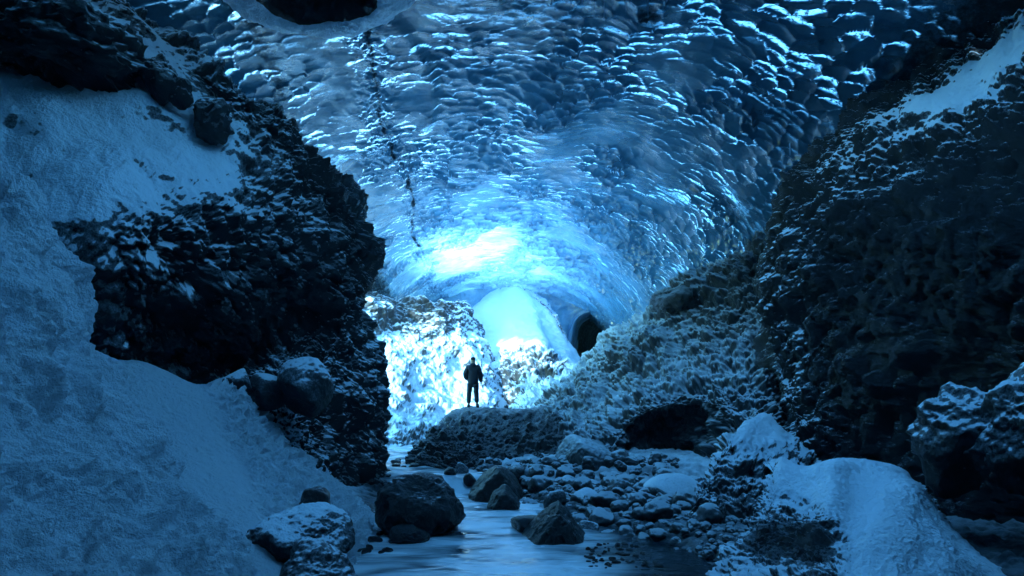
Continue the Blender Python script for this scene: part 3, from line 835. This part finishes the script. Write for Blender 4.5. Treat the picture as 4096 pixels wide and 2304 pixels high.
def rock_mesh(name, size, seed, mat, sub=5, facets=9, rough=0.05, snow=0.0, soft=10, cuts=None, thick=0.0, crag=0.0):
    V, Fc = ICO[sub]
    rs = np.random.RandomState(seed)
    n = rs.normal(size=(facets, 3)); n /= np.linalg.norm(n, axis=1, keepdims=True)
    d = rs.uniform(0.55, 0.85, facets)
    if cuts is not None:
        n = np.array([c[:3] for c in cuts], float); n /= np.linalg.norm(n, axis=1, keepdims=True)
        d = np.array([c[3] for c in cuts])
    q = np.maximum((V @ n.T) / d, 0)
    r = (1 + (q ** soft).sum(1)) ** (-1.0 / soft)
    W = V * r[:, None]
    W = W * np.array(size) 
    s = max(size)
    nn = 0.30 * rough * s * fbm(V + seed, 1.3, 3, 0.5, seed) * 4 + 0.4 * rough * s * fbm(V + seed, 4.0, 4, 0.6, seed + 1, 'r')
    W = W + V * nn[:, None]
    if crag:
        W = W + V * (crag * (fbm(W, 2.2, 5, 0.6, seed + 4, 'r') + 0.6 * fbm(W, 0.9, 2, 0.5, seed + 5)))[:, None]
    if thick:
        W[:, 2] += thick * sstep(0.3, 0.8, V[:, 2])
    me = bpy.data.meshes.new(name)
    me.from_pydata((W * K).tolist(), [], Fc)
    me.polygons.foreach_set('use_smooth', np.ones(len(Fc), dtype=bool))
    at = me.attributes.new('snow', 'FLOAT', 'POINT')
    at.data.foreach_set('value', np.full(len(W), snow, np.float32))
    me.materials.append(mat)
    return me

def boulder(name, box, d, label, mat=None, seed=1, depth=None, cat='boulder', group=None, rot=0, emb=0.62, **kw):
    u0, v0, u1, v1 = box
    sx = (u1 - u0) / 2 / F * d
    sz = (v1 - v0) * emb / F * d
    sy = depth or sx * 0.95
    g = 1.22
    me = rock_mesh(name, (sx * g, sy * g, sz * g), seed, mat or M_BOULDER, **kw)
    o = bpy.data.objects.new(name, me)
    sc.collection.objects.link(o)
    o.location = Vector(P((u0 + u1) / 2, v0 + (v1 - v0) * emb, d)) * K
    o.rotation_euler.z = rot
    return tag(o, label, cat, group)

boulder('boulder', (386, 474, 456, 538), 7.5, 'biggest dark rounded boulder standing in the stream, left of the channel', seed=4, facets=10, sub=6, rough=0.05, crag=.07)
boulder('boulder', (473, 469, 520, 505), 9.7, 'peaked dark boulder at the foot of the small waterfall, mid stream', seed=5, facets=8,
        crag=.06, cuts=[(-.8, -.3, .8, .62), (.7, -.2, .6, .7), (0, -1, .3, .75), (0, 1, .2, .8), (1, 0, 0, .85), (-1, 0, 0, .95), (0, 0, -1, .8)])
boulder('boulder', (489, 487, 520, 514), 8.9, 'small pointed dark boulder just in front of the peaked one', seed=6,
        crag=.04, cuts=[(-.8, -.3, .9, .6), (.9, -.2, .6, .6), (0, -1, .4, .75), (0, 1, .2, .8), (0, 0, -1, .8)])
boulder('boulder', (505, 465, 528, 485), 10.4, 'dark angular boulder behind the peaked one at the edge of the snowy bank', seed=7)
boulder('boulder', (524, 500, 588, 551), 7.0, 'dark pyramid shaped boulder at the right edge of the pool', seed=8, sub=6, rough=0.035,
        cuts=[(-.85, -.25, .8, .42), (.9, -.2, .62, .45), (0, -1, .35, .6), (0, 1, .4, .6), (0, 0, -1, .6), (.3, -1, .1, .7)], soft=14, crag=.05)
boulder('boulder', (510, 515, 546, 532), 7.5, 'flat wet slab of rock tucked against the pyramid boulder', M_WET, seed=9, facets=8, depth=.22)
boulder('boulder', (545, 489, 567, 510), 8.8, 'squarish snow dusted boulder right behind the pyramid boulder', M_DUSTED, seed=10, snow=-.1)
boulder('boulder', (566, 487, 602, 512), 8.9, 'wide snow capped boulder right of the squarish one on the gravel bank', M_DUSTED, seed=11)
boulder('boulder', (560, 476, 582, 492), 9.8, 'rounded frosted boulder near the foot of the right mound', M_DUSTED, seed=12)
boulder('boulder', (582, 478, 600, 491), 9.9, 'low frosted boulder right of the rounded frosted one', M_DUSTED, seed=13)
boulder('boulder', (577, 521, 603, 540), 7.6, 'pale smooth boulder by the water, right of the pyramid boulder', M_DUSTED, seed=14, snow=-.2)
boulder('boulder', (555, 436, 610, 486), 10.9, 'snow crusted dome of rock left of the dark hollow', M_LUMP, seed=15, sub=6, rough=0.08, facets=6)
boulder('boulder', (646, 478, 700, 512), 8.9, 'long rock buried in smooth snow below the dark hollow', M_DUSTED, seed=16, snow=.3, facets=6)
boulder('boulder', (455, 463, 468, 476), 11.0, 'snowy upright boulder at the foot of the person mound', M_DUSTED, seed=17)
boulder('boulder', (445, 468, 457, 478), 10.6, 'small dark boulder left of the snowy upright one', seed=18)
boulder('boulder', (464, 474, 476, 484), 10.2, 'small dark boulder between the snowy upright one and the peaked one', seed=19)
boulder('boulder', (294, 486, 334, 520), 6.7, 'black angular boulder on the snow clods of the left bank', seed=20, facets=8, crag=.04)
boulder('boulder', (258, 508, 342, 550), 5.75, 'broad snow dusted boulder below the black angular one, left bank', M_DUSTED, seed=21, sub=6, snow=-.05, depth=.4, crag=.07)
boulder('boulder', (278, 546, 360, 590), 5.0, 'flat wet boulder at the bottom edge, left of the pool', M_DUSTED, seed=22, sub=6, snow=-.3, depth=.45, crag=.06)
boulder('boulder', (386, 526, 428, 543), 6.9, 'wet low boulder with clods of snow in front of the biggest boulder', M_WET, seed=23, sub=6, crag=.06, depth=.2)
boulder('boulder', (284, 360, 338, 408), 8.5, 'big smooth boulder with a snow cap perched on the left shelf', M_DUSTED, seed=24, sub=6, facets=10, snow=.12, crag=.04)
boulder('boulder', (247, 375, 285, 402), 8.4, 'dark boulder left of the perched snow capped boulder', M_DUSTED, seed=25)
boulder('boulder', (226, 367, 250, 392), 8.1, 'pointed snowy rock at the top corner of the snow cone', M_DUSTED, seed=26, snow=.2)
boulder('boulder', (144, 56, 176, 90), 7.75, 'dark boulder stuck in the upper left snow slope, highest of three', M_WALL, seed=27, crag=.10)
boulder('boulder', (172, 82, 189, 101), 7.85, 'small dark boulder in the upper left snow slope, middle of three', M_WALL, seed=28, crag=.07)
boulder('boulder', (196, 100, 230, 132), 8.2, 'dark boulder in the upper left snow slope, lowest of three', M_WALL, seed=29, crag=.11)
boulder('boulder', (652, 288, 686, 306), 15.6, 'icy dark boulder wedged under the ice edge on the right', M_LUMP, seed=30, facets=8, crag=.12, depth=1.2, emb=.9, snow=-.4)
boulder('rock_outcrop', (-40, 30, 112, 70), 7.3, 'black rock outcrop poking through snow at the upper left corner', M_WALL, seed=31, sub=6, rough=0.05, crag=.28, cat='rock outcrop', depth=.8, snow=.22)
boulder('rock_outcrop', (920, 392, 990, 470), 5.9, 'dark outcrop with a snow patch on the right wall', M_WALL, seed=32, sub=6, rough=0.05, crag=.10, cat='rock outcrop', snow=-.05)
boulder('rock_outcrop', (985, 372, 1060, 470), 5.4, 'snowy outcrop at the right edge of the picture', M_WALL, seed=33, sub=6, rough=0.05, crag=.10, cat='rock outcrop', snow=.1)

# ------------------------------------------------------------------ cobbles of the right bank
protos = [rock_mesh('cobble', (1, 1 * random.uniform(.7, 1), random.uniform(.7, 1.0)), 600 + i, M_DUSTED, sub=4, facets=6 + i % 4, rough=0.09, snow=-.0, soft=14, crag=.10) for i in range(8)]
def ground_z(x, y):
    xl, xr = np.interp(y, YB, XL), np.interp(y, YB, XR)
    d = max(xl - x, x - xr)
    return float(water_z(np.array(float(y)))) - 0.16 + 0.30 * float(sstep(-0.25, 0.9, d)) + 0.1 * float(sstep(1, 5, d)), d
placed = []
def scatter(n, xr_, yr_, size, label, group, cat, mats=None, protos=protos, dmin=-0.15, dmax=9, name='cobble'):
    c = 0; tries = 0
    while c < n and tries < n * 60:
        tries += 1
        x, y = random.uniform(*xr_), random.uniform(*yr_)
        z, d = ground_z(x, y)
        if d < dmin or d > dmax: continue
        s = size[0] * (size[1] / size[0]) ** ((1 - c / n) ** 1.6)
        if any((x - a) ** 2 + (y - b) ** 2 < (0.72 * (s + r)) ** 2 for a, b, r in placed): continue
        placed.append((x, y, s))
        o = bpy.data.objects.new(name, random.choice(protos))
        sc.collection.objects.link(o)
        o.location = Vector((x, y, z + s * 0.35)) * K
        o.scale = (s, s, s)
        o.rotation_euler = (random.uniform(-.3, .3), random.uniform(-.3, .3), random.uniform(0, 6.28))
        tag(o, label, cat, group)
        c += 1
for (u0, v0, u1, v1, d) in [(386, 474, 456, 538, 7.5), (473, 469, 520, 505, 9.7), (489, 487, 520, 514, 8.9), (505, 465, 528, 485, 10.4),
        (524, 500, 588, 551, 7.0), (545, 489, 567, 510, 8.8), (566, 487, 602, 512, 8.9), (560, 476, 582, 492, 9.8), (577, 521, 603, 540, 7.6), (646, 478, 700, 512, 8.9)]:
    x, y, z = P((u0 + u1) / 2, v0, d)
    placed.append((x, y, (u1 - u0) / 2 / F * d * .9))
scatter(200, (0.2, 3.0), (6.9, 10.9), (0.06, 0.25), 'snow capped cobble on the gravel bank right of the stream', 'cobbles on the right gravel bank', 'cobble')
scatter(32, (-0.7, 0.9), (10.0, 11.4), (0.04, 0.12), 'snow covered cobble at the foot of the person mound', 'cobbles below the person mound', 'cobble')
scatter(110, (1.45, 2.7), (6.1, 7.3), (0.025, 0.09), 'small dark stone at the wet lower edge of the gravel bank', 'stones at the lower edge of the right bank', 'stone', name='stone')
wetp = [rock_mesh('pebble', (1, .8, .6), 700 + i, M_WET, sub=3, facets=7, rough=0.06) for i in range(4)]
def wet(n, xr_, yr_, size, label, group):
    for i in range(n):
        x, y = random.uniform(*xr_), random.uniform(*yr_)
        s = random.uniform(*size)
        o = bpy.data.objects.new('pebble', random.choice(wetp))
        sc.collection.objects.link(o)
        o.location = Vector((x, y, float(water_z(np.array(y))) + s * 0.15)) * K
        o.scale = (s, s, s); o.rotation_euler.z = random.uniform(0, 6.28)
        tag(o, label, 'pebble', group)
wet(70, (0.8, 1.5), (5.75, 6.75), (0.015, 0.05), 'wet black pebble breaking the dark water at the lower right', 'wet pebbles in the right shallows')
wet(10, (-2.6, -1.9), (11.2, 14.0), (0.06, 0.13), 'dark wet stone in the upper stream above the waterfall', 'stones in the upper stream')
wet(16, (-1.75, -1.35), (6.2, 7.6), (0.04, 0.10), 'dark stone along the left waterline by the snow clods', 'stones along the left waterline')

# ------------------------------------------------------------------ person
def skin_obj(name, pts, edges, radii, mat, parent, sub=2):
    me = bpy.data.meshes.new(name)
    me.from_pydata([Vector(p) for p in pts], edges, [])
    o = bpy.data.objects.new(name, me)
    sc.collection.objects.link(o)
    sk = o.modifiers.new('skin', 'SKIN')
    for i, r in enumerate(radii):
        me.skin_vertices[0].data[i].radius = r if isinstance(r, tuple) else (r, r)
    me.skin_vertices[0].data[0].use_root = True
    sb = o.modifiers.new('sub', 'SUBSURF'); sb.levels = sub; sb.render_levels = sub
    dg = bpy.context.evaluated_depsgraph_get()
    m2 = bpy.data.meshes.new_from_object(o.evaluated_get(dg))
    o.modifiers.clear()
    o.data = m2
    m2.name = name
    m2.polygons.foreach_set('use_smooth', np.ones(len(m2.polygons), dtype=bool))
    m2.materials.clear(); m2.materials.append(mat)
    o.parent = parent
    return o

def build_person():
    base = Vector(P(473, 408.5, 16.0)) * K
    r = bpy.data.objects.new('person', None)
    sc.collection.objects.link(r)
    r.location = base
    r.rotation_euler.z = math.radians(6)
    r.scale = (1.06,) * 3
    tag(r, 'person in a dark padded jacket and trousers standing on the mound, back turned', 'person')
    cloth = plain('dark_jacket', (0.012, 0.02, 0.035))
    tro = plain('dark_trousers', (0.010, 0.016, 0.028))
    skin = plain('skin', (0.35, 0.22, 0.16), 0.5)
    boot = plain('boot_leather', (0.012, 0.011, 0.010), 0.5)
    wool = plain('dark_wool', (0.015, 0.02, 0.03), 0.95)
    # body: faces +Y (away from the camera)
    pts = [(0, 0, .98), (0, 0, 1.15), (0, .01, 1.34), (0, 0, 1.47), (0, .02, 1.56), (0, .03, 1.66), (0, .02, 1.74),
           (-.19, 0, 1.42), (-.27, -.04, 1.16), (-.19, .08, .98), (-.15, .13, .95),
           (.19, 0, 1.42), (.27, 0, 1.15), (.28, .05, .90), (.28, .07, .83),
           (-.10, 0, .90), (-.13, .02, .50), (-.15, -.02, .09), (-.16, .12, .04),
           (.10, 0, .90), (.12, .03, .50), (.13, 0, .12), (.15, .13, .06)]
    ed = [(0, 1), (1, 2), (2, 3), (3, 4), (4, 5), (5, 6), (2, 7), (7, 8), (8, 9), (9, 10), (2, 11), (11, 12), (12, 13), (13, 14),
          (0, 15), (15, 16), (16, 17), (17, 18), (0, 19), (19, 20), (20, 21), (21, 22)]
    ra = [(.14, .11), (.13, .10), (.15, .11), .065, .075, .095, .07, .06, .045, .032, .035, .06, .045, .032, .035,
          .085, .06, .042, .035, .085, .06, .042, .035]
    body = skin_obj('body', pts, ed, ra, skin, r)
    # fingers of the hanging right hand and the pocketed left one, rooted in the palm
    for sx, (hx, hy, hz) in ((1, (.28, .07, .83)), (-1, (-.15, .13, .95))):
        if sx < 0: continue
        for k in range(4):
            off = (k - 1.5) * .018
            p0 = (hx, hy + off, hz - .01)
            L = (.075, .085, .08, .062)[k]
            skin_obj('finger', [p0, (hx + .004, hy + off, hz - .02 - L * .5), (hx - .012, hy + off, hz - .02 - L)],
                     [(0, 1), (1, 2)], [.010, .009, .008], skin, body, 1)
        skin_obj('thumb', [(hx - .01, hy + .03, hz + .01), (hx - .02, hy + .055, hz - .02), (hx - .02, hy + .06, hz - .05)],
                 [(0, 1), (1, 2)], [.012, .011, .009], skin, body, 1)
    jp = [(0, 0, .78), (0, 0, 1.0), (0, 0, 1.2), (0, .0, 1.36), (0, 0, 1.49),
          (-.18, 0, 1.40), (-.27, -.05, 1.16), (-.21, .06, 1.0), (.18, 0, 1.40), (.26, 0, 1.15), (.28, .045, .90)]
    je = [(0, 1), (1, 2), (2, 3), (3, 4), (3, 5), (5, 6), (6, 7), (3, 8), (8, 9), (9, 10)]
    jr = [(.20, .16), (.205, .165), (.215, .17), (.21, .16), (.12, .10), .12, .10, .08, .12, .095, .07]
    skin_obj('jacket', jp, je, jr, cloth, r)
    skin_obj('hood', [(0, -.06, 1.44), (0, -.09, 1.50), (0, -.04, 1.56)], [(0, 1), (1, 2)], [(.12, .07), (.12, .06), (.09, .04)], cloth, r)
    skin_obj('trousers', [(0, 0, .92), (-.10, 0, .82), (-.135, .02, .50), (-.15, -.02, .16), (.10, 0, .82), (.12, .03, .50), (.135, 0, .18)],
             [(0, 1), (1, 2), (2, 3), (0, 4), (4, 5), (5, 6)], [(.16, .13), .115, .09, .085, .115, .09, .085], tro, r)
    skin_obj('beanie', [(0, .0, 1.66), (0, .0, 1.73), (0, -.005, 1.78)], [(0, 1), (1, 2)], [.098, .098, .05], wool, r)
    for s, zz in ((-1, 0), (1, .02)):
        skin_obj('boot', [(s * .15, -.03, .16 + zz), (s * .155, -.03, .06 + zz), (s * .165, .06, .045 + zz), (s * .17, .16, .04 + zz)],
                 [(0, 1), (1, 2), (2, 3)], [.065, .06, .055, .045], boot, r)
    # mitten hanging from the right wrist
    skin_obj('mitten', [(.31, .05, .84), (.325, .05, .76), (.33, .05, .70)], [(0, 1), (1, 2)], [.018, .022, .014], wool, r)
build_person()

# ------------------------------------------------------------------ icicles
M_ICICLE = ice_mat('icicle_ice')
def icicle(px, py, d, L, rad, label, group):
    n, k = 8, 7
    rs = random.Random(int(px * 7 + py))
    V = []; Fc = []
    for i in range(k):
        t = i / (k - 1)
        rr_ = rad * (1 - t) ** 0.8 * rs.uniform(.85, 1.15) + 0.001
        for j in range(n):
            a = 2 * math.pi * j / n
            V.append((rr_ * math.cos(a), rr_ * math.sin(a), -L * t))
    for i in range(k - 1):
        for j in range(n):
            Fc.append((i * n + j, i * n + (j + 1) % n, (i + 1) * n + (j + 1) % n, (i + 1) * n + j))
    Fc.append(tuple(range(n))[::-1]); Fc.append(tuple((k - 1) * n + j for j in range(n)))
    me = bpy.data.meshes.new('icicle')
    me.from_pydata([(a * K, b * K, c * K) for a, b, c in V], [], Fc)
    me.polygons.foreach_set('use_smooth', np.ones(len(Fc), dtype=bool))
    at = me.attributes.new('thin', 'FLOAT', 'POINT'); at.data.foreach_set('value', np.full(len(V), .6, np.float32))
    me.materials.append(M_ICICLE)
    o = bpy.data.objects.new('icicle', me)
    sc.collection.objects.link(o)
    # hang it from the ice: nearest vault vertex in this direction
    o.location = Vector(P(px, py, d)) * K
    tag(o, label, 'icicle', group)

for i, (px, py, d, L) in enumerate([(783, 150, 9.7, .34), (790, 143, 9.6, .22), (757, 232, 14.0, .45), (763, 226, 14.0, .3), (745, 238, 14.5, .28)]):
    icicle(px, py, d, L, .012 + .004 * (i % 2), 'thin icicle hanging where the ice meets the right rock wall', 'icicles at the right ice edge')
for i in range(14):
    px = 560 + i * 7 + (i * 37 % 11)
    icicle(px, -14 + (i * 13 % 7), 9.3 + (i % 3) * .25, .25 + .05 * (i * 29 % 7), .011, 'thin icicle hanging from the dirty ice at the top edge', 'icicles at the top of the vault')

# ------------------------------------------------------------------ thin cold mist
def build_haze():
    m, t, out = new_mat('mist')
    v = t.nodes.new('ShaderNodeVolumePrincipled')
    v.inputs['Color'].default_value = (0.75, 0.90, 1.0, 1)
    v.inputs['Density'].default_value = 0.0010
    v.inputs['Anisotropy'].default_value = 0.3
    t.links.new(v.outputs[0], out.inputs['Volume'])
    bm = bmesh.new()
    bmesh.ops.create_cube(bm, size=1)
    bmesh.ops.scale(bm, vec=(40, 86, 20), verts=bm.verts)
    me = bpy.data.meshes.new('haze'); bm.to_mesh(me); bm.free()
    me.materials.append(m)
    o = bpy.data.objects.new('haze', me); sc.collection.objects.link(o)
    o.location = (0, 27, 7.2)
    tag(o, 'thin cold mist hanging in the cave', None, None, 'stuff')
build_haze()
